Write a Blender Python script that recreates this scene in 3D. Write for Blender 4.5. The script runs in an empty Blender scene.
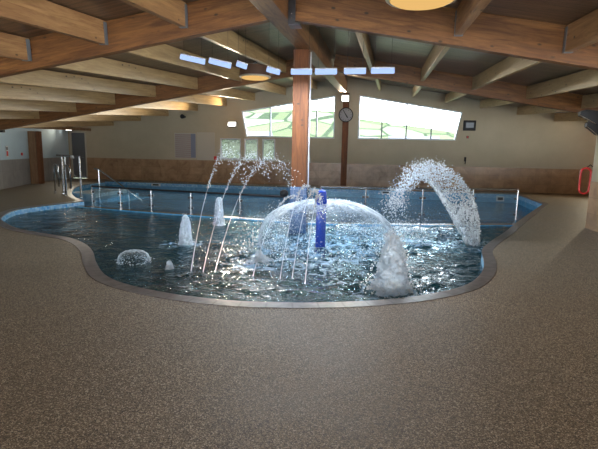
import bpy, bmesh, math, random
from mathutils import Vector, Matrix, noise
from mathutils.geometry import delaunay_2d_cdt, tessellate_polygon
random.seed(7)
C = bpy.context.scene.collection
PI = math.pi
sc = bpy.context.scene

# ------------------------------------------------------------ objects
def tag(o, label=None, cat=None, group=None, kind=None):
    if label: o['label'] = label
    if cat: o['category'] = cat
    if group: o['group'] = group
    if kind: o['kind'] = kind
    return o
def empty(name, loc, rz=0, **k):
    o = bpy.data.objects.new(name, None); C.objects.link(o)
    o.location = loc; o.rotation_euler = (0, 0, rz); o.empty_display_size = .1
    return tag(o, **k)
def obj(name, bm, mat, parent=None, smooth=False, **k):
    me = bpy.data.meshes.new(name)
    bmesh.ops.recalc_face_normals(bm, faces=bm.faces)
    bm.to_mesh(me); bm.free()
    if smooth:
        for p in me.polygons: p.use_smooth = True
    o = bpy.data.objects.new(name, me); C.objects.link(o)
    for m in (mat if isinstance(mat, (list, tuple)) else [mat]): me.materials.append(m)
    if parent: o.parent = parent
    return tag(o, **k)
def copy_tree(o, parent=None):
    c = o.copy(); C.objects.link(c)
    if parent: c.parent = parent
    for ch in list(o.children): copy_tree(ch, c)
    return c
def B(): return bmesh.new()
def box(bm, x0, x1, y0, y1, z0, z1, bev=0, mat=0):
    v = [bm.verts.new((x, y, z)) for z in (z0, z1) for y in (y0, y1) for x in (x0, x1)]
    fs = [bm.faces.new([v[i] for i in f]) for f in ((0,2,3,1),(4,5,7,6),(0,1,5,4),(2,6,7,3),(0,4,6,2),(1,3,7,5))]
    for f in fs: f.material_index = mat
    if bev:
        es = list({e for f in fs for e in f.edges})
        bmesh.ops.bevel(bm, geom=es, offset=bev, segments=2, profile=.6, affect='EDGES')
    return bm
def tube(bm, pts, r, n=10, closed=False, radii=None, caps=True):
    pts = [Vector(p) for p in pts]; rings = []
    N = len(pts); prev = None
    for i, p in enumerate(pts):
        if closed: d = pts[(i+1) % N] - pts[i-1]
        else: d = pts[min(i+1, N-1)] - pts[max(i-1, 0)]
        d.normalize()
        if prev is None:
            a = Vector((0,0,1)) if abs(d.z) < .9 else Vector((1,0,0))
            s = d.cross(a).normalized()
        else:
            s = (prev - d*prev.dot(d)).normalized()
        prev = s; t = d.cross(s)
        rr = radii[i] if radii else r
        rings.append([bm.verts.new(p + (s*math.cos(2*PI*k/n) + t*math.sin(2*PI*k/n))*rr) for k in range(n)])
    for i in range(N if closed else N-1):
        a, b = rings[i], rings[(i+1) % N]
        for k in range(n): bm.faces.new((a[k], a[(k+1) % n], b[(k+1) % n], b[k]))
    if caps and not closed:
        bm.faces.new(rings[0][::-1]); bm.faces.new(rings[-1])
    return bm
def lathe(bm, prof, n=24, at=(0,0,0), axis='Z'):
    rings = []
    for r, z in prof:
        ring = []
        for k in range(n):
            a = 2*PI*k/n; c, s = math.cos(a)*r, math.sin(a)*r
            p = (c, s, z) if axis == 'Z' else (c, z, s) if axis == 'Y' else (z, c, s)
            ring.append(bm.verts.new(Vector(p) + Vector(at)))
        rings.append(ring)
    for a, b in zip(rings, rings[1:]):
        for k in range(n): bm.faces.new((a[k], a[(k+1) % n], b[(k+1) % n], b[k]))
    bm.faces.new(rings[0][::-1]); bm.faces.new(rings[-1])
    return bm
ICO_V = []; ICO_F = []
_t = bmesh.new(); bmesh.ops.create_icosphere(_t, subdivisions=1, radius=1)
_t.verts.index_update(); ICO_V = [v.co.copy() for v in _t.verts]; ICO_F = [[v.index for v in f.verts] for f in _t.faces]; _t.free()
def drop(bm, p, r, stretch=None):
    p = Vector(p); vs = []
    for c in ICO_V:
        q = c * r
        if stretch is not None: q = q + stretch * c.dot(stretch.normalized()) * r * 1.0
        vs.append(bm.verts.new(p + q))
    for f in ICO_F: bm.faces.new([vs[i] for i in f])

# ------------------------------------------------------------ materials
class NT:
    def __init__(s, name):
        s.m = bpy.data.materials.new(name); s.m.use_nodes = True
        s.t = s.m.node_tree; s.t.nodes.clear()
        s.out = s.n('ShaderNodeOutputMaterial')
    def n(s, ty, inp={}, **props):
        nd = s.t.nodes.new(ty)
        for k, v in props.items(): setattr(nd, k, v)
        for k, v in inp.items():
            if isinstance(v, bpy.types.NodeSocket): s.t.links.new(v, nd.inputs[k])
            else: nd.inputs[k].default_value = v
        return nd
    def co(s, sc=(1,1,1), rot=(0,0,0), space='Object'):
        tc = s.n('ShaderNodeTexCoord')
        return s.n('ShaderNodeMapping', {'Vector': tc.outputs[space], 'Scale': sc, 'Rotation': rot}).outputs[0]
    def noise(s, vec, scale, detail=3, rough=.5, dist=0):
        return s.n('ShaderNodeTexNoise', {'Vector': vec, 'Scale': scale, 'Detail': detail, 'Roughness': rough, 'Distortion': dist}).outputs['Fac']
    def ramp(s, fac, stops, interp='LINEAR'):
        r = s.n('ShaderNodeValToRGB', {'Fac': fac}); cr = r.color_ramp; cr.interpolation = interp
        while len(cr.elements) < len(stops): cr.elements.new(.5)
        for e, (p, c) in zip(cr.elements, stops):
            e.position = p; e.color = (*c, 1) if len(c) == 3 else c
        return r.outputs['Color']
    def mix(s, fac, a, b, mode='MIX'):
        m = s.n('ShaderNodeMix', data_type='RGBA', blend_type=mode)
        for idx, v in ((0, fac), (6, a), (7, b)):
            if isinstance(v, bpy.types.NodeSocket): s.t.links.new(v, m.inputs[idx])
            else: m.inputs[idx].default_value = (*v, 1) if isinstance(v, tuple) and len(v) == 3 else v
        return m.outputs[2]
    def math(s, op, a, b=0.0):
        m = s.n('ShaderNodeMath', {0: a, 1: b}, operation=op); return m.outputs[0]
    def bump(s, h, strength=.3, dist=.01):
        return s.n('ShaderNodeBump', {'Height': h, 'Strength': strength, 'Distance': dist}).outputs[0]
    def bsdf(s, col, rough=.5, metal=0, normal=None, **k):
        inp = {'Base Color': (*col, 1) if isinstance(col, tuple) else col, 'Roughness': rough, 'Metallic': metal}
        if normal is not None: inp['Normal'] = normal
        inp.update(k)
        b = s.n('ShaderNodeBsdfPrincipled', inp)
        s.t.links.new(b.outputs[0], s.out.inputs[0]); return b
    def done(s, sh): s.t.links.new(sh, s.out.inputs[0]); return s.m

def plain(name, col, rough=.5, metal=0, **k):
    n = NT(name); n.bsdf(col, rough, metal, **k); return n.m
def emis(name, col, st):
    n = NT(name); e = n.n('ShaderNodeEmission', {'Color': (*col, 1), 'Strength': st}); return n.done(e.outputs[0])

def wood(name, dark, light, grain=(1.2, 14, 14), knots=True, rough=.45, knotcol=(.05,.025,.012), upright=False):
    """grain runs along the object's local x, or z when upright"""
    n = NT(name); v = n.co(grain[::-1] if upright else grain)
    a = n.noise(v, 1.3, 8, .72, .9); lam = n.noise(n.co((6, 3, .15) if upright else (.15, 3, 6)), 1.5, 1)
    c = n.ramp(a, [(.36, dark), (.64, light)])
    c = n.mix(n.ramp(lam, [(.4, (0,0,0)), (.6, (.35,.35,.35))]), c, dark)
    if knots:
        k = n.n('ShaderNodeTexVoronoi', {'Vector': n.co((3.4, 6.5, 6.5)), 'Scale': 1.0, 'Randomness': 1.0}).outputs['Distance']
        c = n.mix(n.ramp(k, [(.06, (1,1,1)), (.14, (0,0,0))]), c, knotcol)
    n.bsdf(c, rough, normal=n.bump(a, .15, .004)); return n.m
M = {}
M['glulam'] = wood('glulam_orange', (.12,.042,.012), (.33,.145,.042))
M['column'] = wood('glulam_red', (.10,.030,.007), (.245,.082,.020), upright=True, rough=.65)
M['purlin'] = wood('spruce', (.36,.22,.09), (.56,.38,.175), rough=.4)
M['near_purlin'] = wood('warm_spruce', (.26,.12,.045), (.50,.28,.115))
M['post'] = wood('post_timber', (.20,.10,.04), (.34,.20,.10), upright=True)
def roofmat():
    n = NT('roof_boards')
    v = n.co((.6, 9, 1))
    a = n.noise(v, 1.2, 8, .75, .8)
    tc = n.n('ShaderNodeTexCoord'); sep = n.n('ShaderNodeSeparateXYZ', {0: tc.outputs['Object']})
    fr = n.math('FRACT', n.math('MULTIPLY', sep.outputs['Y'], 7.0))
    groove = n.math('LESS_THAN', fr, .06)
    c = n.ramp(a, [(.38, (.05,.028,.016)), (.62, (.25,.145,.08))])
    c = n.mix(groove, c, (.03,.018,.01))
    n.bsdf(c, .28, normal=n.bump(n.math('ADD', a, n.math('MULTIPLY', groove, -.8)), .35, .006)); return n.m
M['roof'] = roofmat()
def deckmat():
    n = NT('resin_aggregate'); v = n.co()
    a = n.n('ShaderNodeTexVoronoi', {'Vector': v, 'Scale': 165.0}).outputs['Color']
    g = n.n('ShaderNodeSeparateColor', {0: a}).outputs[0]
    c = n.ramp(g, [(0, (.04,.028,.016)), (.45, (.185,.135,.083)), (.8, (.33,.25,.155)), (1, (.68,.57,.42))])
    b = n.noise(v, .9, 4, .6)
    c = n.mix(n.ramp(b, [(.35, (.25,.25,.25)), (.7, (0,0,0))]), c, (.06,.048,.036))
    vd = n.n('ShaderNodeTexVoronoi', {'Vector': v, 'Scale': 165.0}).outputs['Distance']
    n.bsdf(c, n.math('ADD', n.math('MULTIPLY', b, .3), .42), normal=n.bump(vd, .5, .004)); return n.m
M['deck'] = deckmat()
def plaster(name, c1, c2):
    n = NT(name); v = n.co(); a = n.noise(v, .7, 4, .6)
    f = n.noise(v, 60, 3)
    n.bsdf(n.ramp(a, [(.3, c1), (.7, c2)]), .75, normal=n.bump(f, .08, .003)); return n.m
M['plaster'] = plaster('beige_plaster', (.47,.40,.27), (.56,.48,.335))
M['plaster_daylit'] = plaster('cool_daylit_plaster', (.47,.62,.72), (.55,.70,.80))  # left wall's cool daylight put into the plaster colour
def tiles(name, c1, c2, c3, rot=(PI/2,0,0)):
    n = NT(name); v = n.co(rot=rot); vv = n.co()
    a = n.noise(vv, 2.2, 6, .65, .8)
    c = n.ramp(a, [(.25, c1), (.5, c2), (.78, c3)])
    bk = n.n('ShaderNodeTexBrick', {'Vector': v, 'Color1': (1,1,1,1), 'Color2': (.82,.82,.82,1), 'Mortar': (.62,.62,.6,1), 'Scale': 1.0,
             'Mortar Size': .006, 'Brick Width': .6, 'Row Height': .333, 'Bias': 0.0}, offset=0.0)
    c = n.mix(.8, c, bk.outputs['Color'], 'MULTIPLY')
    n.bsdf(c, .3); return n.m
M['tile'] = tiles('brown_wall_tile', (.25,.14,.072), (.44,.265,.135), (.60,.39,.22))
M['tile_daylit'] = tiles('cool_daylit_tile', (.26,.26,.26), (.33,.33,.33), (.42,.42,.41), rot=(PI/2,0,PI/2))  # wall tile greyed: the left wall's cool daylight put into its colour
def pooltile(name, c1, c2, sz=.1, gr=(.45,.6,.7)):
    n = NT(name)
    tc = n.n('ShaderNodeTexCoord'); sep = n.n('ShaderNodeSeparateXYZ', {0: tc.outputs['Object']})
    cell = n.n('ShaderNodeVectorMath', {0: tc.outputs['Object'], 1: (1/sz,)*3}, operation='MULTIPLY').outputs[0]
    fl = n.n('ShaderNodeVectorMath', {0: cell}, operation='FLOOR').outputs[0]
    w = n.n('ShaderNodeTexWhiteNoise', {'Vector': fl}, noise_dimensions='3D').outputs['Value']
    c = n.ramp(w, [(0, c1), (1, c2)])
    g = None
    for ax in 'XYZ':
        lt = n.math('LESS_THAN', n.math('FRACT', n.math('MULTIPLY', sep.outputs[ax], 1/sz)), .08)
        g = lt if g is None else n.math('MAXIMUM', g, lt)
    c = n.mix(n.math('MULTIPLY', g, .25), c, gr)
    n.bsdf(c, .2); return n.m
M['pooltile'] = pooltile('blue_pool_tile', (.07,.33,.62), (.13,.46,.76))
M['pier'] = pooltile('dark_blue_pier_tile', (.02,.06,.16), (.03,.10,.24))
M['mosaic'] = pooltile('light_blue_mosaic', (.10,.42,.80), (.45,.75,.95), sz=.05)
M['poolfloor'] = pooltile('teal_pool_floor', (.02,.10,.11), (.035,.15,.15), sz=.12, gr=(.1,.2,.2))
M['divider'] = pooltile('grey_divider_tile', (.05,.075,.085), (.08,.11,.12), sz=.12, gr=(.1,.14,.15))
M['step_white'] = pooltile('pale_step_tile', (.35,.55,.72), (.5,.68,.8), sz=.12)
def coping():
    n = NT('coping_stone')
    uv = n.n('ShaderNodeUVMap'); sep = n.n('ShaderNodeSeparateXYZ', {0: uv.outputs[0]})
    j = n.math('LESS_THAN', n.math('FRACT', n.math('MULTIPLY', sep.outputs['X'], 4.0)), .07)
    a = n.noise(n.co(), 9, 5, .6)
    c = n.ramp(a, [(.3, (.09,.078,.072)), (.7, (.19,.165,.155))])
    c = n.mix(n.math('MULTIPLY', j, .7), c, (.07,.055,.05))
    n.bsdf(c, .35); return n.m
M['coping'] = coping()
M['steel'] = plain('brushed_steel', (.62,.63,.64), .22, 1)
M['dark_steel'] = plain('dark_steel', (.10,.10,.11), .35, .9)
M['hanger'] = plain('galvanised_hanger', (.22,.25,.28), .5, .6)
M['black'] = plain('black_plastic', (.008,.008,.009), .6)
M['white'] = plain('white_upvc', (.72,.74,.76), .35)
M['bluep'] = plain('blue_paint', (.012,.06,.50), .25)
M['red'] = plain('red_plastic', (.65,.03,.03), .4)
M['door'] = plain('grey_door', (.13,.14,.15), .5)
M['cream'] = plain('cream_paint', (.55,.50,.40), .5)
M['brown'] = plain('dark_brown', (.10,.045,.02), .5)
M['lens_white'] = emis('lit_flood_lens', (1,.97,.9), 3.0)
M['strip'] = emis('reflected_strip', (.42,.58,1.0), .42)  # glow painted for lights reflected in glass
M['amber'] = emis('amber_diffuser', (1,.60,.20), .30)
M['screen'] = emis('screen_face', (.45,.5,.55), .12)
M['face'] = plain('clock_face', (.34,.35,.36), .5)
M['chrome'] = plain('chrome_edge', (.8,.8,.8), .2, 1)
def glassmat(name, tint, rough=.02, dirt=0.0):
    n = NT(name)
    fr = n.n('ShaderNodeFresnel', {'IOR': 1.45}).outputs[0]
    tr = n.n('ShaderNodeBsdfTransparent', {'Color': (*tint, 1)}).outputs[0]
    gl = n.n('ShaderNodeBsdfGlossy', {'Roughness': rough}).outputs[0]
    m = n.n('ShaderNodeMixShader', {0: n.math('MULTIPLY', fr, .6), 1: tr, 2: gl}).outputs[0]
    if dirt:
        df = n.n('ShaderNodeBsdfDiffuse', {'Color': (.6,.75,.85,1)}).outputs[0]
        m = n.n('ShaderNodeMixShader', {0: dirt, 1: m, 2: df}).outputs[0]
    return n.done(m)
M['glass'] = glassmat('clear_glass', (.95,.97,.96))
M['rail_glass'] = glassmat('balustrade_glass', (.80,.90,.93), dirt=.06)
def frosted():
    n = NT('frosted_pane'); v = n.co((1,1,1)); a = n.noise(v, 14, 5, .7)
    k = n.ramp(a, [(.42, (0,0,0)), (.58, (1,1,1))])
    df = n.n('ShaderNodeBsdfTranslucent', {'Color': (.34,.37,.31,1)}).outputs[0]
    tr = n.n('ShaderNodeBsdfTransparent', {'Color': (.30,.32,.27,1)}).outputs[0]
    return n.done(n.n('ShaderNodeMixShader', {0: n.math('MULTIPLY', k, .5), 1: tr, 2: df}).outputs[0])
M['frosted'] = frosted()

SPLASH = [(-.85,8.1,1.3), (.26,5.38,.75), (1.2,9.6,1.5), (.3,9.8,1.2), (-3.16,7.43,.5), (-1.53,6.36,.45), (-.9,7.0,1.1), (1.9,8.67,.5), (-3.32,9.99,.4)]
def watermat(name, deep, foam=True, bumpst=.5, tintc=(.25,.55,.6), bs=3.0):
    n = NT(name); v = n.co()
    h1 = n.noise(v, bs, 4, .55, .8); h2 = n.noise(v, bs*4.5, 3, .5, .4)
    h = n.math('ADD', h1, n.math('MULTIPLY', h2, .35))
    nm = n.bump(h, bumpst, .06)
    fr = n.n('ShaderNodeFresnel', {'IOR': 1.34, 'Normal': nm}).outputs[0]
    gl = n.n('ShaderNodeBsdfGlossy', {'Roughness': .06, 'Normal': nm}).outputs[0]
    tr = n.n('ShaderNodeBsdfTransparent', {'Color': (*tintc, 1)}).outputs[0]
    df = n.n('ShaderNodeBsdfDiffuse', {'Color': (*deep, 1)}).outputs[0]
    body = n.n('ShaderNodeMixShader', {0: .55, 1: tr, 2: df}).outputs[0]
    s = n.n('ShaderNodeMixShader', {0: fr, 1: body, 2: gl}).outputs[0]
    if foam:
        at = n.n('ShaderNodeAttribute', attribute_name='foam').outputs['Fac']
        fn = n.noise(n.co((1,.8,1)), 7, 7, .7, 1.2)
        k = n.math('ADD', n.math('MULTIPLY', at, .20), fn)
        k = n.ramp(k, [(.66, (0,0,0)), (.86, (.8,.8,.8))])
        fd = n.n('ShaderNodeBsdfDiffuse', {'Color': (.45,.66,.85,1)}).outputs[0]
        s = n.n('ShaderNodeMixShader', {0: k, 1: s, 2: fd}).outputs[0]
    return n.done(s)
M['water_near'] = watermat('splash_pool_water', (.006,.050,.062), bumpst=.85, bs=4.5)
M['water_far'] = watermat('main_pool_water', (.05,.24,.45), foam=True, bumpst=.35, tintc=(.5,.8,.95), bs=2.2)
def spray(name, alpha, col=(.70,.82,.95), sc_=12, lo=.42, hi=.62, stretch=(1,1,1), base=.12, film=False):
    """aerated water: scattered white with clear gaps"""
    n = NT(name); v = n.co(stretch); a = n.noise(v, sc_, 5, .65, .6)
    nm = n.bump(a, .8, .03)
    df = n.n('ShaderNodeBsdfDiffuse', {'Color': (*col, 1)}).outputs[0]
    tl = n.n('ShaderNodeBsdfTranslucent', {'Color': (*col, 1)}).outputs[0]
    gl = n.n('ShaderNodeBsdfGlossy', {'Roughness': .12, 'Normal': nm}).outputs[0]
    tr = n.n('ShaderNodeBsdfTransparent', {'Color': (.88,.94,.97,1)}).outputs[0]
    w = n.n('ShaderNodeMixShader', {0: .5, 1: df, 2: tl}).outputs[0]
    w = n.n('ShaderNodeMixShader', {0: .22, 1: w, 2: gl}).outputs[0]
    k = n.ramp(a, [(lo, (base,)*3), (hi, (alpha,)*3)])
    if film:      # a thin film: the longer path at a grazing angle scatters more
        lw_ = n.n('ShaderNodeLayerWeight', {'Blend': .5}).outputs['Facing']
        k = n.math('MULTIPLY', k, n.math('ADD', n.math('MULTIPLY', n.math('POWER', lw_, 2.5), 2.6), .07))
    return n.done(n.n('ShaderNodeMixShader', {0: k, 1: tr, 2: w}).outputs[0])
M['foamcone'] = spray('aerated_cone', 1.0, (.80,.91,1.0), 16, .25, .5, base=.55)
M['sheet'] = spray('falling_sheet', .95, (.95,.98,1.0), 14, .42, .6, (1,1,.3), base=.2)
M['dome'] = spray('water_bell', .60, (.90,.96,1.0), 9, .42, .62, base=.3, film=True)
M['jet'] = spray('water_stream', .95, (.85,.9,1.0), 20, .2, .5, base=.6)
M['drops'] = spray('droplets', 1.0, (.93,.97,1.0), 30, .1, .2, base=.9)

def light(kind, name, loc, power, col=(1,1,1), rot=None, target=None, **k):
    l = bpy.data.lights.new(name, kind); l.energy = power; l.color = col
    for a, b in k.items(): setattr(l, a, b)
    o = bpy.data.objects.new(name, l); C.objects.link(o); o.location = loc
    if target is not None: o.rotation_euler = (Vector(target)-Vector(loc)).to_track_quat('-Z','Y').to_euler()
    return o
# ------------------------------------------------------------ roof geometry
RU = -1.4
def roofz(u, v): return 3.36 + .0645*v - .17*abs(u - RU)
def wall_prism(name, path, z0f, ztop, thick, mat, **k):
    """wall along a plan path; the top follows ztop(u,v); thickness goes to the left of the path"""
    bm = B()
    pts = []
    for a, b in zip(path, path[1:]):
        a = Vector(a); b = Vector(b); n_ = max(1, int((b-a).length / .7))
        for i in range(n_): pts.append(a.lerp(b, i/n_))
    pts.append(Vector(path[-1]))
    rows = []
    for i, p in enumerate(pts):
        d = (pts[min(i+1, len(pts)-1)] - pts[max(i-1, 0)]).normalized(); nrm = Vector((-d.y, d.x))
        q = p + nrm*thick
        rows.append([bm.verts.new((p.x, p.y, z0f)), bm.verts.new((p.x, p.y, ztop(p.x, p.y))),
                     bm.verts.new((q.x, q.y, ztop(q.x, q.y))), bm.verts.new((q.x, q.y, z0f))])
    for a, b in zip(rows, rows[1:]):
        for i in range(4): bm.faces.new((a[i], a[(i+1) % 4], b[(i+1) % 4], b[i]))
    bm.faces.new(rows[0]); bm.faces.new(rows[-1][::-1])
    return obj(name, bm, mat, kind='structure', **k)

VB = 20.35
UL, UR, VF = -14.5, 13.0, -5.0
# roof slab (both pitches)
bm = B()
us = [UL-.5, RU, UR+.5]; vs_ = [VF-.3, VB+.4]
for dz in (0, .12):
    for v in vs_:
        for u in us: bm.verts.new((u, v, roofz(u, v)+dz))
bm.verts.ensure_lookup_table(); q = bm.verts
for b in (0, 6):
    bm.faces.new((q[b], q[b+1], q[b+4], q[b+3])); bm.faces.new((q[b+1], q[b+2], q[b+5], q[b+4]))
for e in ((0,1),(1,2),(2,5),(5,4),(4,3),(3,0)): bm.faces.new((q[e[0]], q[e[1]], q[e[1]+6], q[e[0]+6]))
obj('ceiling', bm, M['roof'], kind='structure')

# back wall with openings
def polywall(name, outer, holes, v0, v1, mat, hmat=None, **k):
    loops = [[Vector((x, z, 0)) for x, z in outer]] + [[Vector((x, z, 0)) for x, z in h] for h in holes]
    flat = [p for l in loops for p in l]
    tris = tessellate_polygon(loops)
    bm = B()
    A = [bm.verts.new((p.x, v0, p.y)) for p in flat]; Bv = [bm.verts.new((p.x, v1, p.y)) for p in flat]
    for t in tris:
        bm.faces.new([A[i] for i in t]); bm.faces.new([Bv[i] for i in t[::-1]])
    i0 = 0
    for l in loops:
        n_ = len(l)
        for i in range(n_):
            a, b = i0+i, i0+(i+1) % n_
            bm.faces.new((A[a], A[b], Bv[b], Bv[a]))
        i0 += n_
    return obj(name, bm, mat, kind='structure', **k)
WL = [(-5.71,2.09), (-1.74,2.07), (-1.74,3.90), (-5.93,3.22)]      # big left window, slanted left jamb
WR = [(-.74,2.07), (3.34,2.07), (3.55,3.24), (-.74,3.92)]          # big right window, slanted right jamb
LW = [(-6.93,-5.95), (-5.80,-5.15), (-4.97,-4.37)]
holes = [WL, WR] + [[(a,1.07), (b,1.07), (b,2.02), (a,2.02)] for a, b in LW]
DU0, DU1 = -14.35, -13.62
zt = lambda u: roofz(u, VB)
outer = [(UL, 1.0), (DU0-.06, 1.0), (DU0-.06, 2.22), (DU1+.06, 2.22), (DU1+.06, 1.0), (UR, 1.0), (UR, zt(UR)), (RU, zt(RU)), (UL, zt(UL))]
polywall('wall_back', outer, holes, VB, VB+.3, M['plaster'])
bm = B(); box(bm, UL, DU0-.06, VB-.012, VB+.3, 0, 1.0); box(bm, DU1+.06, UR, VB-.012, VB+.3, 0, 1.0)
obj('wall_back_tiled_dado', bm, M['tile'], kind='structure')

def window(n, poly, nm, pane, depth=.12):
    """frame following the opening's outline, mullions and one pane per light"""
    e = empty(f'window_{n}', (0, VB+.10, 0), kind='structure')
    bm = B(); P = [Vector((x, z)) for x, z in poly]; c = sum(P, Vector((0,0)))/len(P); w = .055
    # inset polygon
    ins = []
    N = len(P)
    for i in range(N):
        a, b, d = P[i-1], P[i], P[(i+1) % N]
        e1 = (b-a).normalized(); e2 = (d-b).normalized()
        n1 = Vector((-e1.y, e1.x)); n2 = Vector((-e2.y, e2.x))
        m = (n1+n2).normalized(); ins.append(b + m*w/max(.3, m.dot(n1)))
    for i in range(N):
        j = (i+1) % N
        quad = [P[i], P[j], ins[j], ins[i]]
        f0 = [bm.verts.new((p.x, -depth/2, p.y)) for p in quad]; f1 = [bm.verts.new((p.x, depth/2, p.y)) for p in quad]
        bm.faces.new(f0); bm.faces.new(f1[::-1])
        for k in range(4): bm.faces.new((f0[k], f0[(k+1) % 4], f1[(k+1) % 4], f1[k]))
    obj('window_frame', bm, M['white'], e)
    x0 = min(p.x for p in P); x1 = max(p.x for p in P)
    def zr(x):   # vertical range at x
        zs = []
        for i in range(N):
            a, b = P[i], P[(i+1) % N]
            if abs(a.x-b.x) > 1e-6 and min(a.x, b.x) - 1e-6 <= x <= max(a.x, b.x) + 1e-6:
                zs.append(a.y + (b.y-a.y)*(x-a.x)/(b.x-a.x))
        return min(zs), max(zs)
    for x in nm:
        a, b = zr(x); bm = B(); box(bm, x-.025, x+.025, -.045, .045, a+.04, b-.05); obj('mullion', bm, M['dark_steel'], e)
    bm = B(); A = [bm.verts.new((p.x, -.006, p.y)) for p in ins]; Bq = [bm.verts.new((p.x, .006, p.y)) for p in ins]
    bm.faces.new(A); bm.faces.new(Bq[::-1])
    for k in range(N): bm.faces.new((A[k], A[(k+1) % N], Bq[(k+1) % N], Bq[k]))
    obj('pane', bm, pane, e)
window(1, WL, (-4.62, -3.42, -2.55), M['glass'])
window(2, WR, (.27, 1.30, 2.33), M['glass'])
for i, (a, b) in enumerate(LW): window(3+i, [(a,1.07), (b,1.07), (b,2.02), (a,2.02)], (), M['frosted'])

# left wall: two straight runs with the timber post between them
lw = [(-7.2,-5.0), (-7.6,2.0), (-12.45,13.6), (-13.66,16.75), (-14.5,20.35)]
wall_prism('wall_left', lw, 1.0, lambda u, v: roofz(u, v), .25, M['plaster_daylit'])
wall_prism('wall_left_tiled_dado', [(a+.012, b) for a, b in lw], 0, lambda u, v: 1.0, .26, M['tile_daylit'])
# right wall by the camera ends at v = 10.6; beyond it the hall widens
rw = [(4.55,10.6), (4.55,-5.0)]
wall_prism('wall_right', [(4.55,10.6), (4.55,9.3)], 1.0, lambda u, v: roofz(u, v), .30, M['plaster'])
wall_prism('wall_right_front', [(4.55,1.0), (4.55,-5.0)], 1.0, lambda u, v: roofz(u, v), .30, M['plaster'])
wall_prism('wall_right_lintel', [(4.55,9.3), (4.55,1.0)], 2.25, lambda u, v: roofz(u, v), .30, M['plaster'])  # the opening below is added, unseen, to admit daylight
wall_prism('wall_right_tiled_dado', [(a-.012, b) for a, b in rw], 0, lambda u, v: 1.0, .31, M['tile'])
wall_prism('wall_right_return', [(13.0,20.35), (13.0,10.6)], 0, lambda u, v: roofz(u, v), .25, M['plaster'])
wall_prism('wall_right_side', [(13.0,10.6), (9.6,10.6)], 0, lambda u, v: roofz(u, v), .25, M['plaster'])
wall_prism('wall_right_side_sill', [(9.6,10.6), (4.85,10.6)], 0, lambda u, v: .8, .25, M['plaster'])
wall_prism('wall_right_side_lintel', [(9.6,10.6), (4.85,10.6)], 1.95, lambda u, v: roofz(u, v), .25, M['plaster'])  # gap above the sill added out of view to admit daylight
# front wall behind the viewer: unseen openings added to let daylight in
fh = [[(-6.6,1.0), (-2.2,1.0), (-2.2,2.15), (-6.6,2.15)], [(-1.6,1.0), (3.9,1.0), (3.9,2.15), (-1.6,2.15)]]
polywall('wall_front', [(-7.2,0), (4.85,0), (4.85,1.9), (RU,2.9), (-7.2,1.9)], fh, VF-.25, VF, M['plaster'])

# ------------------------------------------------------------ door
e = empty('door_1', (0, VB, 0), kind='structure')
bm = B(); box(bm, DU0, DU1, .05, .10, .01, 2.16); obj('door_leaf', bm, M['door'], e)
bm = B(); box(bm, DU0-.06, DU0, -.03, .14, 0, 2.22); box(bm, DU1, DU1+.06, -.03, .14, 0, 2.22); box(bm, DU0, DU1, -.03, .14, 2.16, 2.22)
obj('door_frame', bm, M['cream'], e)
bm = B(); tube(bm, [(DU1-.09, .05, 1.0), (DU1-.09, .0, 1.0), (DU1-.20, .0, 1.0)], .012, 8); obj('door_handle', bm, M['steel'], e)

# ------------------------------------------------------------ pool outline
OUT = [(5.368, 15.601), (3.472, 11.459), (2.631, 9.534), (2.068, 8.334), (1.77, 7.579), (1.608, 6.71), (1.45, 6.11), (1.221, 5.583), (0.968, 5.236), (0.55, 4.881), (0.025, 4.594), (-0.569, 4.397), (-1.161, 4.297), (-1.691, 4.308), (-2.173, 4.406), (-2.678, 4.593), (-3.098, 4.881), (-3.569, 5.433), (-3.957, 5.963), (-4.406, 6.444), (-4.931, 6.821), (-5.447, 7.014), (-6.311, 7.354), (-7.179, 7.965), (-7.722, 8.525), (-8.297, 9.56), (-8.3, 10.395), (-7.99, 11.75), (-9.2, 13.0), (-10.4, 14.7), (-11.4, 16.7), (-11.6, 18.6), (-10.9, 19.2), (5.6, 19.2)]
def smooth_closed(pts, sub=5):
    n_ = len(pts); r = []
    for i in range(n_):
        p0, p1, p2, p3 = (Vector(pts[(i+k-1) % n_]) for k in range(4))
        if i in SHARP: r.append(p1.copy()); 
        L = (p2-p1).length; s_ = max(2, min(10, int(L/.12)))
        if i in STRAIGHT:
            for k in range(0 if i not in SHARP else 1, 12): r.append(p1.lerp(p2, k/12))
            continue
        m1 = (p2-p0)*.5; m2 = (p3-p1)*.5
        if i in SHARP: m1 = p2-p1
        if (i+1) % n_ in SHARP: m2 = p2-p1
        for k in range(0 if i not in SHARP else 1, s_):
            t = k/s_; t2 = t*t; t3 = t2*t
            r.append(p1*(2*t3-3*t2+1) + m1*(t3-2*t2+t) + p2*(-2*t3+3*t2) + m2*(t3-t2))
    return r
SHARP = {0, 27, 33}; STRAIGHT = {32, 33}
PO = smooth_closed(OUT)
def offset(pts, d):
    n_ = len(pts); r = []
    for i in range(n_):
        a, b, c = pts[i-1], pts[i], pts[(i+1) % n_]
        e1 = (b-a).normalized(); e2 = (c-b).normalized()
        m = Vector((-(e1.y+e2.y), e1.x+e2.x))
        if m.length < 1e-6: m = Vector((-e1.y, e1.x))
        m.normalize(); k = max(.55, m.dot(Vector((-e1.y, e1.x)))); r.append(b + m*d/k)
    return r
area = sum(PO[i-1].x*PO[i].y - PO[i].x*PO[i-1].y for i in range(len(PO)))
sgn = -1 if area > 0 else 1          # outward offset sign
CO = offset(PO, sgn*.16)
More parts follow.
